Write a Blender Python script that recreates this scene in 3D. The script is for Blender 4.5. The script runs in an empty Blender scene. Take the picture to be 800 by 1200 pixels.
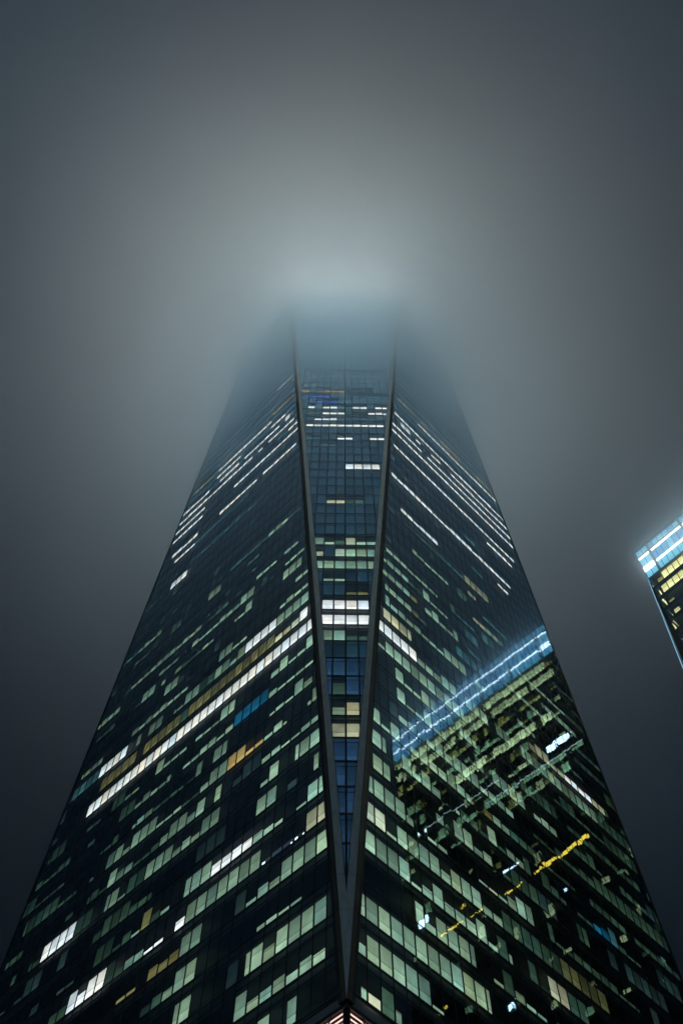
import bpy, bmesh, math, random
from mathutils import Vector, Matrix

# ------------------------------------------------------------------ camera, sky, light, exposure
sc = bpy.context.scene
col = sc.collection
HALF = 31.25                       # half the side of the tower's square base
D = HALF * 2 ** .5                 # centre to corner (the near corner points to -y)
Z0, Z1 = 57.0, 417.0               # where the tapering shaft starts and its roof
FLOOR, MOD, ZK = 4.064, 1.524, 74.489   # storey height, window module, a reference floor

cam = bpy.data.cameras.new('camera')
camo = bpy.data.objects.new('camera', cam)
col.objects.link(camo)
sc.camera = camo
CAM = Vector((-1.0784, -D - 65.758, 2.3746))
th, roll, yaw = 1.1250, -.0068, .0069
FW = Vector((math.sin(yaw) * math.cos(th), math.cos(yaw) * math.cos(th), math.sin(th)))
RT = Vector((math.cos(yaw), -math.sin(yaw), 0))
UP = RT.cross(FW)
c_, s_ = math.cos(roll), math.sin(roll)
camo.matrix_world = Matrix.Translation(CAM) @ Matrix((RT * c_ - UP * s_, RT * s_ + UP * c_, -FW)).transposed().to_4x4()
cam.sensor_fit = 'VERTICAL'
cam.sensor_height = 36
cam.lens = 36 * 1247.7 / 1200
cam.clip_end = 12000

world = bpy.data.worlds.new('World')
sc.world = world
world.use_nodes = True
wn = world.node_tree
bg = wn.nodes['Background']
sky = wn.nodes.new('ShaderNodeTexSky')
sky.sky_type = 'NISHITA'
sky.sun_disc = False
sky.sun_elevation = math.radians(-2.5)
sky.sun_rotation = math.radians(200)
cityglow = wn.nodes.new('ShaderNodeMixRGB')      # warm city light held in the overcast
cityglow.blend_type = 'ADD'
cityglow.inputs[0].default_value = 1.0
cityglow.inputs[2].default_value = (.65, 1.22, 1.85, 1)
wn.links.new(sky.outputs[0], cityglow.inputs[1])
wn.links.new(cityglow.outputs[0], bg.inputs[0])
bg.inputs[1].default_value = .17

sun = bpy.data.lights.new('sun', 'SUN')          # what little comes through the overcast
sun.energy = .02
sun.angle = math.radians(30)
sun.color = (1, .93, .84)
suno = bpy.data.objects.new('sun', sun)
suno.rotation_euler = (math.radians(50), 0, math.radians(200))
col.objects.link(suno)

sc.view_settings.view_transform = 'Standard'
sc.view_settings.look = 'None'
sc.view_settings.exposure = 0
sc.view_settings.gamma = 1
cy = sc.cycles
cy.use_denoising = True
cy.use_adaptive_sampling = True
cy.adaptive_threshold = .02
cy.max_bounces = 12
cy.volume_bounces = 5
cy.diffuse_bounces = 2
cy.glossy_bounces = 3
cy.transparent_max_bounces = 12
cy.transmission_bounces = 2
cy.caustics_reflective = False
cy.caustics_refractive = False
cy.sample_clamp_indirect = 4

RNG = random.Random(11)

UPPER, KLIT = 175, 33            # peak glow added in the upper storeys to light the cloud, and first storey
HAZE = .0012
CLOUD_G = .88
CLOUD_BASE, CLOUD_TOP, CLOUD_DENS = 213, 400, .044
RUNS = """
L -4 4:4Fg 6:6Fg
L -3 2:7Hg 8:8Fg
L -2 2:5Fg 6:6Hg 7:8Fg 13:14Fg
L -1 4:7Sg 13:14Fg 15:15Hg 16:16Hd 17:17Hk
L 0 2:5Fg 6:7Hg 8:8Sg 13:14Fg 15:17Hy 19:20Sy
L 1 2:3Fc 4:7Sp 8:14Fg 15:15Hw 17:18Sw 19:20Hg 21:21Hd 22:22Fd 23:24Fw 25:25Hw 26:26Fw 27:28Hd
L 2 2:3Fg 4:4Sg 6:6Sg 7:8Hg 9:12Hw 13:15Fg 17:17Sg 18:18Hd 19:19Fy 20:20Sg 21:21Hd 22:22Sd 23:24Fd 27:28Sd
L 3 3:3Fg 7:8Fg 13:14Fk 19:21Hd 22:24Fd 25:25Hd 33:33Fk 34:34Sk
L 4 3:5Fg 7:7Fg 8:8Sg 13:14Fg 15:17Hg 18:20Fg 21:22Fd 23:23Sg 24:25Fg 27:28Fd 29:32Fw 33:34Hd 36:36Hd
L 5 3:4Hg 5:6Sg 7:8Hg 9:10Fk 13:13Fg 15:15Fg 16:16Hg 17:18Fg 19:19Hg 20:20Hd 21:22Sd 23:24Hg 25:25Fg 26:26Sd 27:28Hd 36:38Hd
L 6 3:3Fg 4:4Sg 6:6Sg 7:7Hg 8:8Sg 9:10So 11:12Fo 13:14Fg 15:15Hg 16:17Sd 18:20Sg 21:23Fg 24:24Hg 25:26Fg 28:28Sd 30:32Sd 33:37Fd
L 7 4:4Hg 5:5Fg 6:8Sg 13:14Fg 16:16Fg 18:21Sd 22:23Hg 24:24Sg 26:26Hd 27:28Sd 33:36Sk 37:38Fd
L 8 4:7Sg 8:8Hg 9:12Fb 13:13Hg 14:14Sg 15:16Hg 17:18Sg 20:20Hg 21:22Sg 23:23Hg 24:24Sg 25:26Fd 33:34Hd 35:36Sd 37:37Hd
L 9 4:4Fg 5:6Sg 7:7Fg 8:8Hg 13:14Fg 15:17Sg 19:21Sg 22:22Fg 25:26Sg 27:28Fd 30:31Sk 35:36Fd 37:37Hd
L 10 4:8Fw 9:32FW
L 11 5:5Fw 6:8Hc 9:19Fy 20:20Fd 21:25Fy 27:31Fy
L 12 5:8Fg 9:12Fw 13:13Fg 14:14Hg 15:16Fg 17:18Fd 19:20Fg 21:21Sg 22:22Hg 24:25Fg 27:27Fg 29:32Fw 33:36Ft
L 13 5:6Sg 7:7Hg 8:8Sg 13:14Sg 15:16Fg 21:23Sg 24:26Hg 27:27Sg 28:28Hg 33:36Hg
L 14 5:6Hg 23:24Fg
L 15 6:8Fg 13:13Fg 14:15Sg 18:19Sg 20:22Sd 23:23Hg 25:25Hg 27:28Fg 33:33Hd 34:35Sd
L 16 6:8Sg 13:14Fg 15:17Hg 18:20Sg 21:21Hg 24:25Sg 26:26Hg 33:36Hg
L 17 7:8Hg 10:11Sg 12:12Hg 17:19Hd 21:31Hg
L 19 13:14Sd 19:20Fg 25:26Fd
L 20 7:8Hd 9:11Hg 12:14Sd 15:17Ht 29:32Hg 33:35Ht
L 24 27:29Fw 31:33Sd
L 25 15:26St 33:33Sd
L 26 33:33Hd
L 27 17:26St 27:30Sw
L 28 9:14Sw 16:20Sw 21:22Hw 27:31Hw
L 30 9:20Sw 27:32Sw
L 31 9:10Sw 11:12St 27:32Sw
L 32 10:11Sw 12:14Hw 16:16Hw 18:20Sw 21:32Hw
L 33 11:11Fw 13:14Sw 15:19Hw 21:24Hw 27:32Hw
L 34 12:14Sw 21:25Sw
L 35 15:25Sw 27:31Sc
L 36 10:14So 28:30Sd
L 38 11:19Sb
L 40 11:14Sw 15:26St
R -4 1:1Hg 2:2Hc 3:3Fd 4:4Hg
R -3 1:1Hg 2:6Fg 7:7Sg
R -2 1:12Fg
R -1 6:6Fg 7:7Hg 8:11Fg 13:13Sg 14:14Fd 15:15Hg 16:17Sg
R 0 2:5Fg 6:6Sg 7:7Hg 8:8Fg 9:11Hg 12:12Fg 13:13Sg 14:14Fd 15:15Hg 17:17Fd 19:20Fc 21:22Fd
R 1 2:3Fc 4:4Sg 5:8Fg 9:9Hg 10:12Fg 13:14Hg 15:20Fd 21:25Fq
R 2 2:5Fg 6:6Hg 8:9Sg 13:13Sg 14:14Sc 15:15Sg 16:16Hg 17:18Fg 20:20Fd 21:22Sd 23:27Hd 28:30Sd
R 3 3:4Fg 9:9Hg 11:12Fg 13:14Hg 16:16Sd 17:19Fd 20:21Fk 24:25Fd 31:34Fk
R 4 3:4Fg 6:6Fg 7:7Hg 8:8Fg 9:9Hg 11:11Sg 12:13Hd 14:14Sd 15:15Fg 16:16Sd 17:18Hg 19:19Fd 21:21Fd 22:22Hd 23:23Sd 25:26Sd 27:28Hb 29:29Ft 30:30Hd 31:32Sd 35:37Fk
R 5 3:3Fg 4:4Sg 5:5Fg 7:7Hg 8:8Fg 9:10Hg 11:11Fg 12:13Hg 15:15Hy 16:17Hg 18:20Hd 22:25Sd 27:31Hd 33:35Hd 36:38Hk
R 6 6:7Hg 9:9Hg 10:10Fg 11:11Hg 12:14Fg 15:18Hg 21:23Sd 24:24Hd 25:26Sd 27:28Hd 29:38Fd
R 7 6:6Fg 7:8Sg 9:9Fg 10:10Sg 11:11Hg 15:15Fg 17:20Fg 22:24Hg 27:28Hd 29:29Fd 30:30Sd 33:36Hd 37:38Fk
R 8 6:6Fg 7:8Sg 9:10Fg 13:13Fg 14:15Hg 21:21Fd 23:25Fd 27:36Hd
R 9 4:4Sg 5:14Fg 26:26Sd 27:28Fd 29:32Sd 33:37Fd
R 10 4:8Fw 9:11Hg 12:13Fg 15:17Fg 19:20Fg 22:32Fg 33:37Fd
R 11 5:8Fc 24:24Hc 25:26Fc 27:28Hc 29:32Hw 33:34Hc
R 12 5:5Fg 6:9Hg 10:12Sg 13:15Fg 17:18Hg 23:25Hg 29:30Hd 31:32Sd 36:37Fd
R 13 5:8Hg 9:9Hy 10:10Sd 15:17Ft 32:36Hk
R 14 5:8Hg 9:9Hy 11:11Hg 12:12Fg 13:14Hg 15:15Fg 17:18St 22:23Sg 24:28Hg 33:36Hd
R 15 5:8Hg 9:10Hd 11:11Fg 12:14Sg 17:18Ft 28:33Hg
R 16 6:8Hg 9:13Sg 15:15Fd 16:18St 20:21Ft 25:32Sg 33:35Hd
R 17 19:20Hc 21:23Hg
R 18 10:10Hg 11:15Sg 17:18Fd 21:25St 32:35Sd
R 19 19:20Hc
R 20 9:11Sd 12:14Hd 15:18Ht 19:22Fc
R 21 9:14Hw
R 22 21:22Ht
R 23 26:27Sw
R 24 8:28Hw
R 25 21:22Ht
R 27 26:30Hw
R 28 9:31Sw
R 30 9:32Sw
R 31 9:14Sw 16:32Sw
R 32 11:12Fw 14:14Hw 17:18Hw 21:32Hw
R 33 10:32Hw
R 35 10:14St 15:31Sw
R 36 11:14Sc 16:17Sc 20:24Sc 28:31Sc
R 38 11:13Sb 14:16St
R 40 22:30St
V 4 -1:0Fc
V 5 -1:-1Hg 0:0Fc
V 6 -1:-1Fd
V 9 -2:-1Fg 0:1Hd
V 10 -2:1Fw
V 11 -2:1Fw
V 12 0:1Sy
V 13 -2:-1Sg
V 14 -3:2Fg
V 15 -3:-3Hc -1:-1Fc 0:2Fg
V 16 -3:-3Fg -2:-2Sg -1:-1Hd 0:0Fc 1:2Hg
V 20 -2:-1Hc 0:1Hd
V 24 0:3Fw
V 27 -3:-2St
V 28 -5:-4St -1:0Sw 3:4Sw
V 30 -5:4Sw
V 31 -5:-5St -4:-2Hw -1:4St
V 32 -5:-4Sd -3:-1Hw 3:3Sw 4:5Hw
V 33 -5:-5Hw -3:-2Hw -1:0St 1:2Hw 4:5Sw
V 34 -4:-2SB
V 35 -6:-3SB 0:5Sb
V 36 -6:-6So -4:-1So 0:3Sk
V 40 -6:5St
"""

# ------------------------------------------------------------------ helpers
def link_mesh(name, verts, faces, mat=None, parent=None, smooth=False):
    me = bpy.data.meshes.new(name)
    me.from_pydata([tuple(v) for v in verts], [], faces)
    if mat:
        me.materials.append(mat)
    o = bpy.data.objects.new(name, me)
    col.objects.link(o)
    o.parent = parent
    return o

def empty(name, loc, label, cat, group=None):
    o = bpy.data.objects.new(name, None)
    col.objects.link(o)
    o.location = loc
    o['label'] = label
    o['category'] = cat
    if group:
        o['group'] = group
    return o

def node_mat(name):
    m = bpy.data.materials.new(name)
    m.use_nodes = True
    nt = m.node_tree
    return m, nt, nt.nodes['Principled BSDF'], nt.nodes['Material Output']

def plain(name, colr, rough=.6, metal=0.0, noise=.25, scale=.6, bump=0.0, stretch=(1, 1, 1)):
    m, nt, b, out = node_mat(name)
    tc = nt.nodes.new('ShaderNodeTexCoord')
    mp = nt.nodes.new('ShaderNodeMapping')
    mp.inputs['Scale'].default_value = stretch
    nz = nt.nodes.new('ShaderNodeTexNoise')
    nz.inputs['Scale'].default_value = scale
    nz.inputs['Detail'].default_value = 6
    rp = nt.nodes.new('ShaderNodeValToRGB')
    rp.color_ramp.elements[0].position = .3
    rp.color_ramp.elements[1].position = .7
    rp.color_ramp.elements[0].color = (*[c * (1 - noise) for c in colr], 1)
    rp.color_ramp.elements[1].color = (*[min(1, c * (1 + noise)) for c in colr], 1)
    nt.links.new(tc.outputs['Object'], mp.inputs[0])
    nt.links.new(mp.outputs[0], nz.inputs['Vector'])
    nt.links.new(nz.outputs['Fac'], rp.inputs[0])
    nt.links.new(rp.outputs[0], b.inputs['Base Color'])
    b.inputs['Roughness'].default_value = rough
    b.inputs['Metallic'].default_value = metal
    if bump:
        bp = nt.nodes.new('ShaderNodeBump')
        bp.inputs['Distance'].default_value = bump
        nt.links.new(nz.outputs['Fac'], bp.inputs['Height'])
        nt.links.new(bp.outputs[0], b.inputs['Normal'])
    return m

def glass_mat(name, tint, refl, f0, wave):
    """Coated curtain-wall glass: a tinted see-through sheet with a mirror coat and a slight roller wave."""
    m, nt, b, out = node_mat(name)
    nt.nodes.remove(b)
    tr = nt.nodes.new('ShaderNodeBsdfTransparent')
    lw = nt.nodes.new('ShaderNodeLayerWeight')       # light crosses more glass the flatter it passes
    lw.inputs[0].default_value = .5
    tm = nt.nodes.new('ShaderNodeMixRGB')
    tm.inputs[1].default_value = (*tint, 1)
    tm.inputs[2].default_value = (*[t ** 3.2 for t in tint], 1)
    nt.links.new(lw.outputs['Facing'], tm.inputs[0])
    nt.links.new(tm.outputs[0], tr.inputs[0])
    gl = nt.nodes.new('ShaderNodeBsdfGlossy')
    gl.inputs['Color'].default_value = (*refl, 1)
    gl.inputs['Roughness'].default_value = .015
    fr = nt.nodes.new('ShaderNodeFresnel')
    fr.inputs[0].default_value = 1.55
    ad = nt.nodes.new('ShaderNodeMath')
    ad.operation = 'MULTIPLY_ADD'
    ad.inputs[1].default_value = 1 - f0
    ad.inputs[2].default_value = f0
    mx = nt.nodes.new('ShaderNodeMixShader')
    geo = nt.nodes.new('ShaderNodeNewGeometry')
    nz = nt.nodes.new('ShaderNodeTexNoise')
    nz.inputs['Scale'].default_value = .75
    nz.inputs['Detail'].default_value = 1.5
    bp = nt.nodes.new('ShaderNodeBump')
    bp.inputs['Distance'].default_value = wave
    bp.inputs['Strength'].default_value = 1
    nt.links.new(geo.outputs['Position'], nz.inputs['Vector'])
    nt.links.new(nz.outputs['Fac'], bp.inputs['Height'])
    nt.links.new(bp.outputs[0], gl.inputs['Normal'])
    nt.links.new(fr.outputs[0], ad.inputs[0])
    nt.links.new(ad.outputs[0], mx.inputs[0])
    nt.links.new(tr.outputs[0], mx.inputs[1])
    nt.links.new(gl.outputs[0], mx.inputs[2])
    nt.links.new(mx.outputs[0], out.inputs[0])
    return m

def window_light_mat(name, gain=1.0):
    """A lit window: the colour of each room's light sits in the mesh, blinds and ceiling lights vary it."""
    m, nt, b, out = node_mat(name)
    nt.nodes.remove(b)
    at = nt.nodes.new('ShaderNodeAttribute')
    at.attribute_name = 'room_light'
    uv = nt.nodes.new('ShaderNodeUVMap')
    mp = nt.nodes.new('ShaderNodeMapping')
    mp.inputs['Scale'].default_value = (.9, .55, 1)
    nz = nt.nodes.new('ShaderNodeTexNoise')
    nz.inputs['Scale'].default_value = 1.0
    nz.inputs['Detail'].default_value = 3
    rg = nt.nodes.new('ShaderNodeMapRange')
    rg.inputs['From Min'].default_value = .3
    rg.inputs['From Max'].default_value = .7
    rg.inputs['To Min'].default_value = .72 * gain
    rg.inputs['To Max'].default_value = 1.15 * gain
    em = nt.nodes.new('ShaderNodeEmission')
    # second map: u across and v up the pane, for the blind's hem, its slats and the brighter foot of the window
    uv.uv_map = 'UVMap'
    uv2 = nt.nodes.new('ShaderNodeUVMap')
    uv2.uv_map = 'pane'
    sp = nt.nodes.new('ShaderNodeSeparateXYZ')       # X: height of the blind's hem, Y: height in the pane
    df = nt.nodes.new('ShaderNodeMath')
    df.operation = 'SUBTRACT'
    cu = nt.nodes.new('ShaderNodeValToRGB')
    els = cu.color_ramp.elements
    els[0].position, els[0].color = .10, (1.12, 1.12, 1.12, 1)
    els[1].position, els[1].color = 1.0, (.66, .66, .66, 1)
    for pos, val in ((.485, 1.25), (.495, .45), (.525, .45), (.535, .92), (.75, .84)):
        e = els.new(pos)
        e.color = (val, val, val, 1)
    sh = nt.nodes.new('ShaderNodeMath')
    sh.operation = 'ADD'
    sh.inputs[1].default_value = .5
    sl = nt.nodes.new('ShaderNodeTexWave')           # the slats of the blind
    sl.bands_direction = 'Y'
    sl.inputs['Scale'].default_value = 1.3
    sl.inputs['Distortion'].default_value = .3
    slr = nt.nodes.new('ShaderNodeMapRange')
    slr.inputs['To Min'].default_value = .9
    slr.inputs['To Max'].default_value = 1.06
    mu = nt.nodes.new('ShaderNodeMath')
    mu.operation = 'MULTIPLY'
    m2 = nt.nodes.new('ShaderNodeMath')
    m2.operation = 'MULTIPLY'
    nt.links.new(uv2.outputs[0], sp.inputs[0])
    nt.links.new(sp.outputs['Y'], df.inputs[0])
    nt.links.new(sp.outputs['X'], df.inputs[1])
    nt.links.new(df.outputs[0], sh.inputs[0])
    nt.links.new(sh.outputs[0], cu.inputs[0])
    nt.links.new(uv.outputs[0], mp.inputs[0])
    nt.links.new(uv.outputs[0], sl.inputs['Vector'])
    nt.links.new(sl.outputs['Fac'], slr.inputs['Value'])
    nt.links.new(mp.outputs[0], nz.inputs['Vector'])
    nt.links.new(nz.outputs['Fac'], rg.inputs['Value'])
    nt.links.new(at.outputs['Color'], em.inputs[0])
    nt.links.new(rg.outputs[0], mu.inputs[0])
    nt.links.new(cu.outputs[0], mu.inputs[1])
    nt.links.new(mu.outputs[0], m2.inputs[0])
    nt.links.new(slr.outputs[0], m2.inputs[1])
    nt.links.new(m2.outputs[0], em.inputs[1])
    nt.links.new(em.outputs[0], out.inputs[0])
    return m

def emit(name, colr, strength):
    m, nt, b, out = node_mat(name)
    b.inputs['Base Color'].default_value = (.3, .3, .3, 1)
    b.inputs['Emission Color'].default_value = (*colr, 1)
    b.inputs['Emission Strength'].default_value = strength
    return m

M_GLASS = glass_mat('curtain_wall_glass', (.86, .92, .87), (.55, .80, 1.0), .23, .0036)
M_GLASS2 = glass_mat('tower_glass', (.75, .85, .8), (.8, .9, 1.0), .06, .0015)
M_ROOM = window_light_mat('window_light')
M_MULL = plain('dark_mullion', (.05, .054, .058), .45, .3)
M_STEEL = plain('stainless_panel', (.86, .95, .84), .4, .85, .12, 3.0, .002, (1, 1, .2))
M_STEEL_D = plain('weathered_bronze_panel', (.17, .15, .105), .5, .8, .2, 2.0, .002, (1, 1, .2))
M_SLAB = plain('slab_edge', (.2, .21, .22), .8)
M_INNER = plain('dark_interior', (.10, .105, .11), .9)
M_PLAZA = plain('granite_paving', (.09, .09, .088), .7, 0, .3, .4, .01)
M_PODIUM = plain('podium_wall', (.05, .048, .045), .6)
M_LOUVER = emit('lit_louver', (1.0, .66, .58), 1.15)
M_CONC = plain('dark_cladding', (.05, .055, .055), .5)

def clip(poly, a, b, c):
    """Keep the part of a polygon where a*u + b*z >= c."""
    out = []
    for i, p in enumerate(poly):
        q = poly[(i + 1) % len(poly)]
        dp, dq = a * p[0] + b * p[1] - c, a * q[0] + b * q[1] - c
        if dp >= 0:
            out.append(p)
        if (dp > 0 > dq) or (dp < 0 < dq):
            t = dp / (dp - dq)
            out.append((p[0] + t * (q[0] - p[0]), p[1] + t * (q[1] - p[1])))
    return out

SLOPE = HALF / (Z1 - Z0)                      # lean of an edge along an upright face, per metre of height
VS = D / 2 / (Z1 - Z0)                        # half width of the corner face, per metre of height

class Face:
    """One of the tower's eight long triangles: u runs along it, z is height, d is depth behind the glass."""
    def __init__(s, kind, quarter):
        s.kind = kind
        s.rot = Matrix.Rotation(quarter * math.pi / 2, 3, 'Z')
        if kind == 'upright':
            s.o = s.rot @ Vector((0, -D, 0))
            s.u = s.rot @ Vector((1, 1, 0)).normalized()
            s.n = s.rot @ Vector((1, -1, 0)).normalized()
        else:
            s.u = s.rot @ Vector((1, 0, 0))
            s.n = s.rot @ Vector((0, -1, VS)).normalized()
    def p(s, u, z, d=0.0):
        if s.kind == 'upright':
            return s.o + s.u * u + Vector((0, 0, z)) - s.n * d
        fr = (z - Z0) / (Z1 - Z0)
        return s.rot @ Vector((u, -D * (1 - fr / 2), z)) - s.n * d
    def span(s, z):
        if s.kind == 'upright':
            return SLOPE * (z - Z0), 2 * HALF - SLOPE * (z - Z0)
        w = VS * (z - Z0)
        return -w, w
    def clipped(s, poly, m0, m1):
        if s.kind == 'upright':
            poly = clip(poly, 1, -SLOPE, m0 - SLOPE * Z0)
            if poly:
                poly = clip(poly, -1, -SLOPE, -(2 * HALF) + m1 - SLOPE * Z0)
        else:
            poly = clip(poly, 1, VS, m0 + VS * Z0)
            if poly:
                poly = clip(poly, -1, VS, m1 + VS * Z0)
        return poly

RIGHT = Face('upright', 0)          # u from the near corner to the right
LEFTF = Face('upright', -1)         # mirrored use below: u' = 2*HALF - u
FRONT = Face('inverted', 0)
class LeftFace(Face):
    """The left upright face with u measured from the near corner."""
    def p(s, u, z, d=0.0):
        return Face.p(s, 2 * HALF - u, z, d)
LEFT = LeftFace('upright', -1)
FACES = {'L': LEFT, 'R': RIGHT, 'V': FRONT}
BACK = [Face('upright', 1), Face('upright', 2), Face('inverted', 1), Face('inverted', 2), Face('inverted', 3)]

def orient(pts, n):
    """Order a polygon so that it faces along n."""
    a = Vector((0, 0, 0))
    for i in range(len(pts)):
        a += pts[i].cross(pts[(i + 1) % len(pts)])
    return pts if a.dot(n) > 0 else pts[::-1]

def prism(pts, back):
    """An open-backed plate: front polygon and a rim going back by the vector `back`."""
    n = len(pts)
    v = list(pts) + [q + back for q in pts]
    f = [tuple(range(n))] + [(i, i + n, (i + 1) % n + n, (i + 1) % n) for i in range(n)]
    return v, f

def project(pt):
    v = pt - CAM
    w = v.dot(FW)
    if w <= 1:
        return None
    return 400 + 1247.7 * v.dot(RT) / w, 600 - 1247.7 * v.dot(UP) / w

# ------------------------------------------------------------------ the setting: ground
g = link_mesh('plaza', [(-3000, -3000, 0), (3000, -3000, 0), (3000, 3000, 0), (-3000, 3000, 0)], [(0, 1, 2, 3)], M_PLAZA)
g['kind'] = 'structure'

# ------------------------------------------------------------------ the skyscraper
tower = empty('skyscraper', (0, 0, 0), 'tall dark glass skyscraper with tapering corner whose top vanishes into low cloud', 'skyscraper')

LIT = {}
for ln in RUNS.strip().splitlines():
    a = ln.split()
    for s in a[2:]:
        j0, r = s.split(':')
        for j in range(int(j0), int(r[:-2]) + 1):
            LIT[(a[0], int(a[1]), j)] = (r[-2], r[-1])
GLOW = {'w': (1.75, 1.68, 1.9), 'W': (1.9, 1.75, 1.85), 'g': (.54, .80, .64), 'd': (.095, .19, .145), 'k': (.035, .065, .07),
        't': (.07, .20, .25), 'c': (1.15, 1.1, .8), 'y': (.36, .31, .13), 'q': (.13, .13, .06), 'b': (.012, .17, .36),
        'B': (.06, .16, .95), 'o': (.95, .58, .22), 'p': (.05, .06, .1),
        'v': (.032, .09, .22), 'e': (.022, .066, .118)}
TALL = {'F': 2.4, 'H': 1.15, 'S': .42}
VARY = {'F': (.96, 1.0), 'H': (.7, 1.25), 'S': (.6, 1.25)}
STORE = {}
KTOP = 84

class LightMesh:
    """Lit windows gathered into one mesh, each with its own room colour."""
    def __init__(s):
        s.v, s.f, s.c, s.uv, s.pane = [], [], [], [], []
    def add(s, pts, colr, uvs):
        i = len(s.v)
        u0, v0 = min(q[0] for q in uvs), min(q[1] for q in uvs)
        hem = RNG.choice((.24, .26, .28, .34)) if RNG.random() < .8 else RNG.uniform(.1, .6)
        s.pane += [(hem, (q[1] - v0) / 2.9) for q in uvs]
        s.v += pts
        s.f.append(tuple(range(i, i + len(pts))))
        s.c += [colr] * len(pts)
        s.uv += uvs
    def build(s, name, mat, parent):
        o = link_mesh(name, s.v, s.f, mat, parent)
        me = o.data
        ca = me.color_attributes.new('room_light', 'FLOAT_COLOR', 'CORNER')
        ul = me.uv_layers.new(name='UVMap')
        up = me.uv_layers.new(name='pane')
        for lp in me.loops:
            ca.data[lp.index].color = (*s.c[lp.vertex_index], 1)
            ul.data[lp.index].uv = s.uv[lp.vertex_index]
            up.data[lp.index].uv = s.pane[lp.vertex_index]
        return o

def room_colour(code, k, u=0.0):
    r = RNG.uniform(.82, 1.12) if code in 'wW' else RNG.uniform(.42, 1.15)
    base = GLOW[code]
    if code in 'gdc':                # lens falloff put into the colour: windows dim away from the near corner
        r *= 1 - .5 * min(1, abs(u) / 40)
    h = RNG.gauss(0, .06)
    return (base[0] * r * (1 + h), base[1] * r, base[2] * r * (1 - h))

def margins(fc):
    return (.80, .38) if fc != 'V' else (.68, .68)

cells = []
for fc, F in FACES.items():
    m0, m1 = margins(fc)
    for k in range(-4, KTOP + 1):
        z = ZK + FLOOR * k
        lo, hi = F.span(z if fc != 'V' else z + FLOOR)
        sh = .5 if fc != 'V' else 0
        for j in range(int(lo / MOD + sh) - 1, int(hi / MOD + sh) + 2):
            a = (j - sh) * MOD
            poly = F.clipped([(a, z), (a + MOD, z), (a + MOD, z + FLOOR), (a, z + FLOOR)], m0, m1)
            if len(poly) < 3:
                continue
            q = [project(F.p(u, w)) for u, w in poly]
            if any(t is None for t in q):
                continue
            area = abs(sum(q[i][0] * q[(i + 1) % len(q)][1] - q[(i + 1) % len(q)][0] * q[i][1] for i in range(len(q)))) / 2
            cx = sum(t[0] for t in q) / len(q)
            cyy = sum(t[1] for t in q) / len(q)
            inview = 0 < cx < 800 and 0 < cyy < 1200
            cells.append((area if inview else 0, fc, k, j, poly))
cells.sort(key=lambda t: -t[0])
SINGLE = set((fc, k, j) for _, fc, k, j, _ in cells[:300])

def blind_polys(fc, k, j, h, z0=.30):
    t0 = t1 = 0.0
    lit = LIT.get((fc, k, j))
    if lit and fc != 'V' and lit[1] in 'gdc':
        if (fc, k, j - 1) not in LIT and RNG.random() < .35:
            t0 = RNG.uniform(.2, .8)
        elif (fc, k, j + 1) not in LIT and RNG.random() < .5:
            t1 = RNG.uniform(.2, .9)
    F = FACES[fc]
    m0, m1 = margins(fc)
    z = ZK + FLOOR * k + z0
    sh = .5 if fc != 'V' else 0
    a = (j - sh) * MOD + .11 + t0
    b = (j + 1 - sh) * MOD - .11 - t1
    return F.clipped([(a, z), (b, z), (b, z + h), (a, z + h)], m0 + .1, m1 + .1)

def blind_data(fc, k, j, code, d=.035, h=None):
    F = FACES[fc]
    row = STORE.setdefault((fc, k, j // 3), RNG.uniform(0, 1))
    a, b = VARY[code]
    h = h or TALL[code] * (a + (b - a) * (row if RNG.random() < .6 else RNG.random()))
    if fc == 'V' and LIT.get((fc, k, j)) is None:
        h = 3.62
    if code == 'S':
        h += .022 * max(0, k)
    poly = blind_polys(fc, k, j, h, .26)
    if len(poly) < 3:
        return None
    r0, r1 = RNG.random() * 50, RNG.random() * 50
    pts = [F.p(u, z, d) for u, z in poly]
    pts2 = orient(pts, F.n)
    uv = [(u + r0, z + r1) for u, z in poly]
    if pts2 != pts:
        uv = uv[::-1]
    return pts2, uv

def glow_tint(k, e):
    """Tint of the added cloud glow: cool below, warmer in the topmost storeys."""
    t = min(1, max(0, (k - 52) / 14))
    return ((.38 + .54 * t) * e, (.78 + .05 * t) * e, (1.2 - .36 * t) * e)

def upper(k):  # glow ramped up with height, added to light the cloud
    if k < 54:
        return .14 * math.exp((k - KLIT) * .135)
    return min(UPPER, 2.4 * math.exp((k - 54) * .29))

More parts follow.
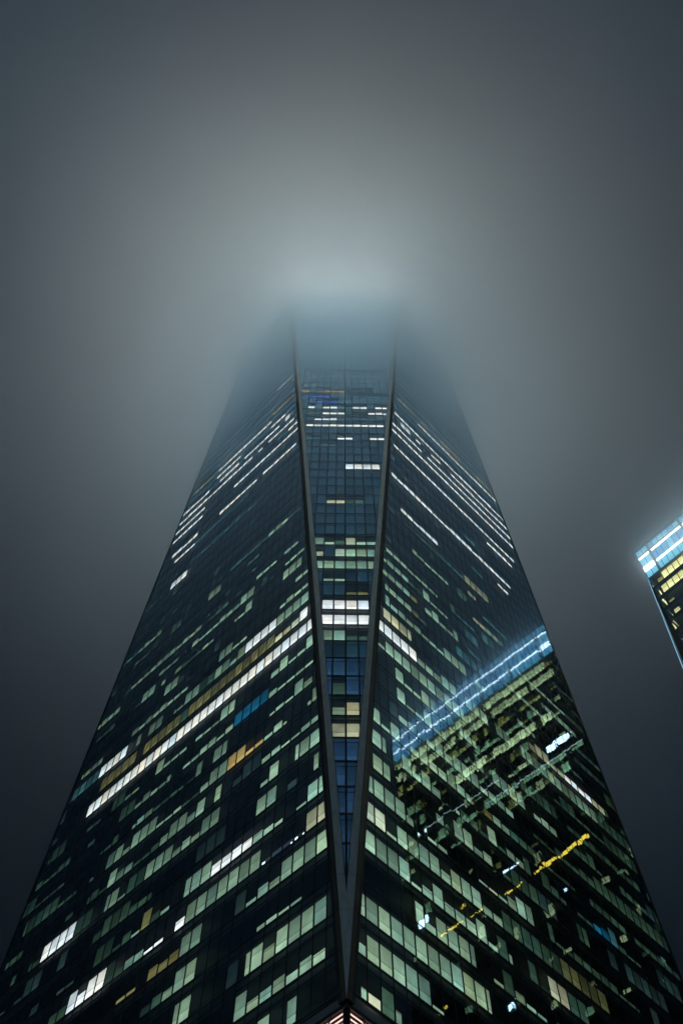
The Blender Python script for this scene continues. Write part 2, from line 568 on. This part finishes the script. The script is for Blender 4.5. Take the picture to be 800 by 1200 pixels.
far_light = LightMesh()
upper_light = LightMesh()
fv, ff = [], []
for area, fc, k, j, poly in cells:
    F = FACES[fc]
    # every sheet hangs a hair out of true, which is what breaks up the reflections
    tu, tz = RNG.gauss(0, .0017), RNG.gauss(0, .0017)
    uc = sum(p[0] for p in poly) / len(poly)
    zc = sum(p[1] for p in poly) / len(poly)
    pts = [F.p(u, z, (u - uc) * tu + (z - zc) * tz) for u, z in poly]
    pts = orient(pts, F.n)
    lit = LIT.get((fc, k, j))
    if lit is None and k >= KLIT:
        lit = ('F', 'U')
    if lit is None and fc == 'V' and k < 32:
        lit = ('F', 'v' if k < 8 else 'e')  # blue glow added behind unlit corner panes so the facet reads bluish
    if lit is None and RNG.random() < .10 and k < 40:
        lit = (RNG.choice('HHSF'), 'k')
    if (fc, k, j) in SINGLE:
        c0 = sum(pts, Vector()) / len(pts)
        v, f = prism([q - c0 for q in pts], -F.n * .03)
        o = link_mesh('glass_panel', v, f, M_GLASS, tower)
        o.location = c0
        if lit:
            bd = blind_data(fc, k, j, lit[0])
            if bd:
                lm = LightMesh()
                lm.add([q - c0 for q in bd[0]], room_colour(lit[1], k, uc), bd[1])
                w = lm.build('lit_window', M_ROOM, o)
    else:
        i = len(fv)
        fv += pts
        ff.append(tuple(range(i, i + len(pts))))
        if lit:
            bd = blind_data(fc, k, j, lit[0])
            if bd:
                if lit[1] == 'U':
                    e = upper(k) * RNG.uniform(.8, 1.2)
                    upper_light.add(bd[0], glow_tint(k, e), bd[1])
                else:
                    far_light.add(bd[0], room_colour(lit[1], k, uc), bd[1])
o = link_mesh('glass_panels_upper', fv, ff, M_GLASS, tower)
o['kind'] = 'stuff'
o = far_light.build('lit_windows_upper', M_ROOM, tower)
o['kind'] = 'stuff'

# the five faces that look away from here: panes and the glow added to the upper storeys
bv, bf = [], []
for F in BACK:
    for k in range(-4, KTOP + 1):
        z = ZK + FLOOR * k
        for (za, zb) in ((z + .06, z + FLOOR - .06),):
            lo, hi = F.span(za)
            l2, h2 = F.span(zb)
            if min(hi - lo, h2 - l2) < 2:
                continue
            pts = orient([F.p(lo + .4, za), F.p(hi - .4, za), F.p(h2 - .4, zb), F.p(l2 + .4, zb)], F.n)
            i = len(bv)
            bv += pts
            bf.append((i, i + 1, i + 2, i + 3))
        if k >= KLIT:
            lo, hi = F.span(z + 2)
            if hi - lo > 3:
                e = upper(k)
                pts = orient([F.p(lo + .9, z + .3, .06), F.p(hi - .9, z + .3, .06), F.p(hi - .9, z + 3.1, .06), F.p(lo + .9, z + 3.1, .06)], F.n)
                upper_light.add(pts, glow_tint(k, e), [(0, 0), (1, 0), (1, 1), (0, 1)])
o = link_mesh('glass_bands_behind', bv, bf, M_GLASS, tower)
o['kind'] = 'stuff'
o = upper_light.build('cloud_glow_storeys', M_ROOM, tower)  # glow added inside the cloud to light it
o['kind'] = 'stuff'

def octagon(z, d):
    """Plan of the shaft at height z, set in by d."""
    fr = (z - Z0) / (Z1 - Z0)
    w = max(.02, VS * (z - Z0))
    pts = []
    for q in range(4):
        R = Matrix.Rotation(q * math.pi / 2, 3, 'Z')
        y = -D * (1 - fr / 2)
        for s in (-1, 1):
            p = R @ Vector((s * w, y, 0))
            pts.append(p * (1 - d / p.length * 1.25) + Vector((0, 0, z)))
    return pts

for k in range(-4, KTOP + 1):
    z = ZK + FLOOR * k
    a, b = octagon(z - .85, .30), octagon(z + .10, .30)
    link_mesh('floor_slab', a + b, [tuple(range(7, -1, -1)), tuple(range(8, 16))] +
              [(i, (i + 1) % 8, (i + 1) % 8 + 8, i + 8) for i in range(8)], M_SLAB, tower)
a, b = octagon(Z0 + .3, 2.2), octagon(Z1 - .5, 2.2)
link_mesh('core_wall', a + b, [tuple(range(7, -1, -1)), tuple(range(8, 16))] +
          [(i, (i + 1) % 8, (i + 1) % 8 + 8, i + 8) for i in range(8)], M_INNER, tower)
a, b = octagon(Z1 - .3, .05), octagon(Z1 + .9, .05)
link_mesh('roof', a + b, [tuple(range(7, -1, -1)), tuple(range(8, 16))] +
          [(i, (i + 1) % 8, (i + 1) % 8 + 8, i + 8) for i in range(8)], M_SLAB, tower)

def bar(F, u0, z0, u1, z1, w, out, inn, mat, name):
    """A straight profile on a face from (u0,z0) to (u1,z1), w wide, standing `out` proud."""
    du, dz = u1 - u0, z1 - z0
    L = math.hypot(du, dz)
    nu, nz = -dz / L * w / 2, du / L * w / 2
    q = [(u0 + nu, z0 + nz), (u0 - nu, z0 - nz), (u1 - nu, z1 - nz), (u1 + nu, z1 + nz)]
    front = orient([F.p(u, z, -out) for u, z in q], F.n)
    v, f = prism(front, -F.n * (out + inn))
    return link_mesh(name, v, f, mat, tower)

ZVIS = ZK + FLOOR * 70
for fc, F in FACES.items():
    m0, m1 = margins(fc)
    sh = .5 if fc != 'V' else 0
    js = range(0, 42) if fc != 'V' else range(-11, 12)
    for j in js:
        u = (j - sh) * MOD
        if fc != 'V':
            if u < m0 or u > 2 * HALF - m1:
                continue
            zt = min(ZVIS, Z0 + min((u - m0), (2 * HALF - m1 - u)) / SLOPE)
            zb = ZK - 4 * FLOOR
            if zt < zb + 1:
                continue
        else:
            zb = max(ZK - 4 * FLOOR, Z0 + (abs(u) + m0) / VS)
            zt = ZVIS
            if zt < zb + 1:
                continue
        bar(F, u, zb, u, zt, .15 if fc == 'V' and j == 0 else .075, .015, .05, M_MULL, 'mullion')
    for k in range(-4, 70):
        z = ZK + FLOOR * k
        lo, hi = F.span(z)
        if hi - m1 - lo - m0 < .3:
            continue
        bar(F, lo + m0, z + .02, hi - m1, z + .02, .13, .008, .05, M_MULL, 'transom')
        if k < 30:
            zz = z + 3.22
            lo, hi = F.span(zz)
            if hi - m1 - lo - m0 > .3:
                bar(F, lo + m0, zz, hi - m1, zz, .05, .01, .05, M_MULL, 'ceiling_rail')

# steel plates along the two folded edges of the corner, one storey each
for sgn in (-1, 1):
    side = LEFT if sgn < 0 else RIGHT
    for k in range(-5, 66):
        za = max(Z0 + .35, ZK + FLOOR * k + .02)
        zb = ZK + FLOOR * (k + 1) - .02
        wa, wb = VS * (za - Z0), VS * (zb - Z0)
        q = [(wa, za), (max(.0, wa - .68), za), (max(.0, wb - .68), zb), (wb, zb)]
        if wa <= .68 < wb:
            q.insert(2, (0.0, Z0 + .68 / VS))
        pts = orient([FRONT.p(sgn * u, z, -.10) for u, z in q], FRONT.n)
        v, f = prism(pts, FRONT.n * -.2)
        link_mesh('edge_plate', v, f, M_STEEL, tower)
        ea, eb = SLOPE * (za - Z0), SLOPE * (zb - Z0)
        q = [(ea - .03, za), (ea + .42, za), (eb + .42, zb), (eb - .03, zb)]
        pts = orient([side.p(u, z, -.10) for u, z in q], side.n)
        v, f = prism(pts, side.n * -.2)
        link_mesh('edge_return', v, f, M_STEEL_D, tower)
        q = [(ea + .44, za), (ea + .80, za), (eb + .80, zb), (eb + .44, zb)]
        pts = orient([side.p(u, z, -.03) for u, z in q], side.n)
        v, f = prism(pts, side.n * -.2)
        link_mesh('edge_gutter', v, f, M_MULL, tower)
    z0_, z1_ = Z0 + .4, ZVIS
    bar(side, 2 * HALF - SLOPE * (z0_ - Z0) - .19, z0_, 2 * HALF - SLOPE * (z1_ - Z0) - .19, z1_, .38, .06, .1, M_MULL, 'outer_edge_trim')

# diagonal braces of the equipment storey behind the glass
for (fc, k, j), (h, c) in LIT.items():
    if fc == 'L' and c == 'y' and k == 11:
        u = (j - .5) * MOD
        z = ZK + FLOOR * k
        bar(LEFT, u + .35, z + 2.3, u + MOD - .25, z + .45, .2, -.03, .045, M_MULL, 'brace')

# small lamps along the sill of a darkened row on the left
M_LAMP = emit('sill_lamp', (.9, .95, 1.0), 2.6)
rng2 = random.Random(4)
for (fc, k, j), (h, c) in LIT.items():
    if c == 'p':
        for t in (.25, .7):
            if rng2.random() < .75:
                u = (j - .5 + t + rng2.uniform(-.1, .1)) * MOD
                z = ZK + FLOOR * k + .25 + rng2.uniform(0, .15)
                s = rng2.uniform(.09, .22)
                bar(FACES[fc], u - s, z, u + s, z + rng2.uniform(-.05, .05), s * 1.3, -.01, .04, M_LAMP, 'sill_lamp')

# the podium under the shaft: a stone box behind rows of lit glass louvres
base = [Vector((0, -D, 0)), Vector((D, 0, 0)), Vector((0, D, 0)), Vector((-D, 0, 0))]
def square(z, d):
    return [p * (1 - d / D) + Vector((0, 0, z)) for p in base]
def drum(name, z0, z1, d, mat):
    a, b = square(z0, d), square(z1, d)
    return link_mesh(name, a + b, [(3, 2, 1, 0), (4, 5, 6, 7)] + [(i, (i + 1) % 4, (i + 1) % 4 + 4, i + 4) for i in range(4)], mat, tower)
drum('podium_wall', 0, 56.7, .9, M_PODIUM)
drum('podium_cap', 56.76, 57.05, .16, M_MULL)
drum('shaft_sill', 57.08, 58.1, .42, M_MULL)
drum('cap_moulding', 56.78, 56.86, .08, M_STEEL_D)
drum('cap_moulding', 57.0, 57.07, .12, M_STEEL_D)
lv = None
slats_v, slats_f = [], []
for side in (LEFT, RIGHT):
    for i in range(0, 41):
        for r in range(0, 26):
            z = 56.45 - r * .44
            u = i * MOD + .34
            pts = orient([side.p(u + .06, z - .14, .06), side.p(u + MOD - .06, z - .14, .06), side.p(u + MOD - .06, z + .13, .2), side.p(u + .06, z + .13, .2)], side.n)
            if i < 7 and r < 9:
                c0 = sum(pts, Vector()) / 4
                v, f = prism([q - c0 for q in pts], -side.n * .05)
                o = link_mesh('louver', v, f, M_LOUVER, tower)
                o.location = c0
            else:
                n = len(slats_v)
                slats_v += pts
                slats_f.append((n, n + 1, n + 2, n + 3))
o = link_mesh('louver_rows', slats_v, slats_f, M_LOUVER, tower)
o['kind'] = 'stuff'
for side in (LEFT, RIGHT):
    for i in range(0, 12):
        bar(side, i * MOD + .34, 44, i * MOD + .34, 56.7, .1, 0.0, .5, M_MULL, 'louver_post')

# ------------------------------------------------------------------ the lower office tower beside it
CB = Vector((67.8, 4.5, 0))                       # its corner nearest the skyscraper
EA = Vector((.68218, -.73119, 0))                 # along the face seen from here and in the reflection
NA = Vector((-.73119, -.68218, 0))                # out of that face
LA, LB, HB = 48.4, 40.0, 222.2
office = empty('office_tower', CB + EA * LA / 2 - NA * LB / 2, 'lower office tower with glowing blue crown and two bright white light lines', 'office tower')
OC = office.location.copy()
class Slab:
    def __init__(s, o, u, n, L):
        s.o, s.u, s.n, s.L = o, u, n, L
    def p(s, u, z, d=0.0):
        return s.o + s.u * u + Vector((0, 0, z)) - s.n * d
FA = Slab(CB, EA, NA, LA)
FB = Slab(CB, -NA, -EA, LB)
FC = Slab(CB + EA * LA, -NA, EA, LB)
FD = Slab(CB - NA * LB, EA, -NA, LA)
def opart(name, v, f, mat, par=None):
    p = par or office
    off = OC if p == office else Vector()
    return link_mesh(name, [Vector(q) - off for q in v], f, mat, p)
def plate(F, u0, u1, z0, z1, out, inn, mat, name):
    pts = orient([F.p(u0, z0, -out), F.p(u1, z0, -out), F.p(u1, z1, -out), F.p(u0, z1, -out)], F.n)
    v, f = prism(pts, -F.n * (out + inn))
    return opart(name, v, f, mat)
def box_in(d, z0, z1, name, mat):
    q = [FA.p(d, z0, d), FA.p(LA - d, z0, d), FA.p(LA - d, z0, LB - d), FA.p(d, z0, LB - d)]
    v = q + [t + Vector((0, 0, z1 - z0)) for t in q]
    return opart(name, v, [(3, 2, 1, 0), (4, 5, 6, 7)] + [(i, (i + 1) % 4, (i + 1) % 4 + 4, i + 4) for i in range(4)], mat)
box_in(.9, .2, 221.5, 'core_wall', M_INNER)
PIT = 4.34
ZC = 209.6
M_CROWN = emit('crown_glass', (.012, .30, .58), .95)
M_CROWN_P = emit('crown_glass_pale', (.12, .52, .72), 1.1)
M_LINE = emit('light_line', (.9, .96, 1.0), 4.5)
M_LINE_Y = emit('amber_sign_light', (1.0, .55, .05), 3.6)
M_LINE_W = emit('white_flood_light', (.85, .92, 1.0), 5.0)
M_EDGE = emit('corner_light', (.3, .62, .9), .75)
M_LINE_D = emit('dim_light_line', (.9, .95, .8), .9)
rb = random.Random(5)
cols = [.1 + 1.5 * i for i in range(33)]
# crown: three tiers of lit glass
tiers = ((ZC + .15, 212.75, 1), (213.85, 217.75, 0), (218.75, 221.9, 2))
far = {M_CROWN.name: ([], []), M_CROWN_P.name: ([], [])}
for F in (FA, FB):
    n = int(F.L / 1.5)
    for i in range(n):
        a = .12 + i * 1.5
        heavy = (i % 6) == 2
        for t, (z0, z1, kind) in enumerate(tiers):
            m = M_CROWN_P if (kind == 1 and rb.random() < .75) or (kind == 2 and rb.random() < .55) or (kind == 0 and rb.random() < .2) or i < 2 else M_CROWN
            u0, u1 = a + (.55 if heavy else .09), a + 1.41
            if kind == 2:
                za, zb = z0 + .7, z1 - .55
            else:
                za, zb = z0, z1
            if F is FA and i < 11:
                plate(F, u0, u1, za, zb, 0.0, .05, m, 'crown_panel')
            else:
                v, f = far[m.name]
                k = len(v)
                v += [q - OC for q in orient([F.p(u0, za), F.p(u1, za), F.p(u1, zb), F.p(u0, zb)], F.n)]
                f.append((k, k + 1, k + 2, k + 3))
    # the two light lines, broken at every heavy post
    segs = [(.2, 3.0)] + [(3.7 + 9 * q, min(F.L - .2, 12.1 + 9 * q)) for q in range(6) if 3.7 + 9 * q < F.L - 1]
    for z in (213.3, 218.25):
        for (u0, u1) in segs:
            hgt = .34 if not (u0 < 1 and z < 215) else 1.0
            plate(F, u0, u1, z - hgt, z + hgt, .03, .06, M_LINE, 'light_line')
for nm, (v, f) in far.items():
    o = link_mesh('crown_panels', v, f, bpy.data.materials[nm], office)
    o['kind'] = 'stuff'
M_CFRAME = plain('crown_frame', (.02, .09, .14), .4, .4)
for F in (FA, FB, FC, FD):
    plate(F, 0, F.L, ZC - .1, 222.2, -.06, .2, M_CFRAME, 'crown_backing')
    plate(F, -.05, F.L + .05, 221.85, 222.3, .08, .3, M_CFRAME, 'parapet')
for q in range(0, 6):
    u = 3.3 + 9 * q
    if u < LA:
        plate(FA, u - .22, u + .22, ZC, 222.0, .10, .1, M_CFRAME, 'crown_post')
# storeys below
KB = 30
light_b = LightMesh()
gv, gf = [], []
BRIGHT = {0: (3.1, 48, 'c', 1.15), 1: (1.5, 48, 'c', .9), 2: (3, 48, 'y', 1.4), 4: (4, 31, 'c', 1.3), 3: (12, 40, 'g', .9), 7: (2, 46, 'g', .7)}
for F in (FA, FB, FC, FD):
    n = int(F.L / 1.5)
    for r in range(KB):
        z = ZC - PIT * (r + 1)
        o = plate(F, .02, F.L - .02, z - .9, z + .35, -.03, .2, M_CONC, 'spandrel_band')
        for i in range(n):
            a = .12 + i * 1.5
            near = F is FA and i < 9 and r < 6
            tu, tz = rb.gauss(0, .002), rb.gauss(0, .002)
            pts = orient([F.p(a + .03, z, -.75 * tu - 2 * tz), F.p(a + 1.47, z, .75 * tu - 2 * tz), F.p(a + 1.47, z + PIT - .06, .75 * tu + 2 * tz), F.p(a + .03, z + PIT - .06, -.75 * tu + 2 * tz)], F.n)
            lit = None
            if F in (FA, FB):
                br = BRIGHT.get(r)
                if br and br[0] <= a <= br[1] and rb.random() < (.95 if r in (0, 4) else .62):
                    lit = (br[2], br[3], 2.6 if r in (0, 1, 4) else rb.choice((2.6, 1.2, 1.2)))
                elif r < 9 and rb.random() < .34:
                    lit = (rb.choice('gcyg'), rb.uniform(.4, .9), rb.choice((2.6, 1.3, .7)))
                elif rb.random() < .10:
                    lit = (rb.choice('gdcy'), rb.uniform(.3, .8), rb.choice((2.6, 1.3, .7)))
            if near:
                c0 = sum(pts, Vector()) / 4
                v, f = prism([q - c0 for q in pts], -F.n * .03)
                o = link_mesh('glass_panel', v, f, M_GLASS2, office)
                o.location = c0 - OC
            else:
                k = len(gv)
                gv += [q - OC for q in pts]
                gf.append((k, k + 1, k + 2, k + 3))
            if lit:
                e = 1.7 * lit[1] * rb.uniform(.7, 1.3)
                b = GLOW[lit[0]]
                cc = (b[0] * e * 1.15, b[1] * e, b[2] * e * .66)
                q = orient([F.p(a + .1, z + .55, .08), F.p(a + 1.42, z + .55, .08), F.p(a + 1.42, z + .55 + lit[2], .08), F.p(a + .1, z + .55 + lit[2], .08)], F.n)
                uv = [(rb.random() * 40 + t, s) for t, s in ((0, 0), (1.3, 0), (1.3, 2), (0, 2))]
                if near:
                    lm = LightMesh()
                    lm.add([t - c0 for t in q], cc, uv)
                    lm.build('lit_window', M_ROOM, o)
                else:
                    light_b.add([t - OC for t in q], cc, uv)
o = link_mesh('glass_panels_below', gv, gf, M_GLASS2, office)
o['kind'] = 'stuff'
o = light_b.build('lit_windows_below', M_ROOM, office)
o['kind'] = 'stuff'
for i in range(0, 33):
    u = .1 + 1.5 * i
    plate(FA, u - .04, u + .04, ZC - PIT * KB, ZC, .05, .05, M_MULL, 'mullion')
# bright fittings further down, seen mirrored in the skyscraper
for (u0, u1, z0, z1, m) in ((2.0, 8.3, 179.2, 181.6, M_LINE_W), (-.0, 25, 176.6, 176.85, M_LINE_D), (4.5, 17.5, 151.9, 153.1, M_LINE_Y),
                            (34.5, 39.5, 151.0, 151.9, M_LINE_Y), (20.5, 24.2, 151.2, 151.7, M_LINE_Y), (29.5, 32.7, 151.2, 151.6, M_LINE_Y), (19.5, 24, 156.2, 156.9, M_LINE), (43, 45, 156.0, 157.6, M_LINE_W),
                            (40.8, 42.2, 180.2, 181.3, M_LINE_W), (11.6, 12.6, 144.0, 144.6, M_LINE_W), (26, 27.5, 128, 129, M_LINE_W),
                            (40.5, 41.3, 135, 135.6, M_LINE_Y), (33.5, 34.4, 154.4, 155.2, M_LINE_Y), (20, 41, 181.2, 181.4, M_LINE_D)):
    if u1 - u0 > 3 and m is not M_LINE_D:             # long fittings are rows of shorter ones
        u = u0
        while u < u1 - .4:
            L = min(rb.uniform(.7, 1.5), u1 - u)
            plate(FA, u, u + L, z0 + rb.uniform(0, .3), z1 - rb.uniform(0, .5) * (z1 - z0), .09, .03, m, 'flood_light')
            u += L + rb.choice((.05, .1, .5))
    else:
        plate(FA, u0, u1, z0, z1, .09, .03, m, 'flood_light')
# a tapering fin that stands out past the corner, with a cool light along its edge
fin = [FA.p(0, 209.3, .02), FA.p(-3.6, 150, .02), FA.p(0, 150, .02)]
v, f = prism(orient(fin, NA), -NA * .25)
opart('corner_fin', v, f, M_CONC)
edge = [FA.p(0, 209.4, -.02), FA.p(-.12, 209.4, -.02), FA.p(-3.85, 150, -.02), FA.p(-3.6, 150, -.02)]
v, f = prism(orient(edge, NA), -NA * .3)
opart('corner_light', v, f, M_EDGE)
inner = [FA.p(-.45, 200, -.01), FA.p(-.62, 200, -.01), FA.p(-3.2, 150, -.01), FA.p(-2.95, 150, -.01)]
v, f = prism(orient(inner, NA), -NA * .02)
opart('fin_rail', v, f, M_STEEL)

# ------------------------------------------------------------------ the air
def volume_mat(name, dens, colr, aniso=0.0):
    m = bpy.data.materials.new(name)
    m.use_nodes = True
    nt = m.node_tree
    nt.nodes.clear()
    out = nt.nodes.new('ShaderNodeOutputMaterial')
    pv = nt.nodes.new('ShaderNodeVolumePrincipled')
    pv.inputs['Density'].default_value = dens
    pv.inputs['Color'].default_value = (*colr, 1)
    pv.inputs['Anisotropy'].default_value = aniso
    nt.links.new(pv.outputs[0], out.inputs['Volume'])
    return m
# low cloud: an uneven underside, flat top far above
rc = random.Random(3)
NX, EXT = 48, 650.0
def under(x, y):
    return CLOUD_BASE + 12 * math.sin(x / 57 + .7) * math.sin(y / 49 - .5) + 6 * math.sin(x / 31 + 1.1) * math.cos(y / 27 + .4) + 2.5 * math.sin(x / 17 - y / 21) + 1.5 * math.sin((x + y) / 11)
cv, cf = [], []
for i in range(NX + 1):
    for j in range(NX + 1):
        t, s = i / NX * 2 - 1, j / NX * 2 - 1
        x, y = math.copysign(abs(t) ** 2.2, t) * EXT, math.copysign(abs(s) ** 2.2, s) * EXT
        cv.append((x, y, under(x, y)))
n1 = len(cv)
for i in range(NX + 1):
    for j in range(NX + 1):
        cv.append((cv[i * (NX + 1) + j][0], cv[i * (NX + 1) + j][1], CLOUD_TOP))
W1 = NX + 1
for i in range(NX):
    for j in range(NX):
        a = i * W1 + j
        cf.append((a, a + 1, a + W1 + 1, a + W1))
        cf.append((n1 + a, n1 + a + W1, n1 + a + W1 + 1, n1 + a + 1))
for i in range(NX):
    for a, b in ((i, i + 1), (NX * W1 + i + 1, NX * W1 + i), ((i + 1) * W1, i * W1), (i * W1 + NX, (i + 1) * W1 + NX)):
        cf.append((a, n1 + a, n1 + b, b))
o = link_mesh('low_cloud', cv, cf, volume_mat('low_cloud', CLOUD_DENS, (.985, .99, .995), CLOUD_G))
o['kind'] = 'stuff'
o['label'] = 'low night cloud swallowing the top of the skyscraper'
o['category'] = 'cloud'
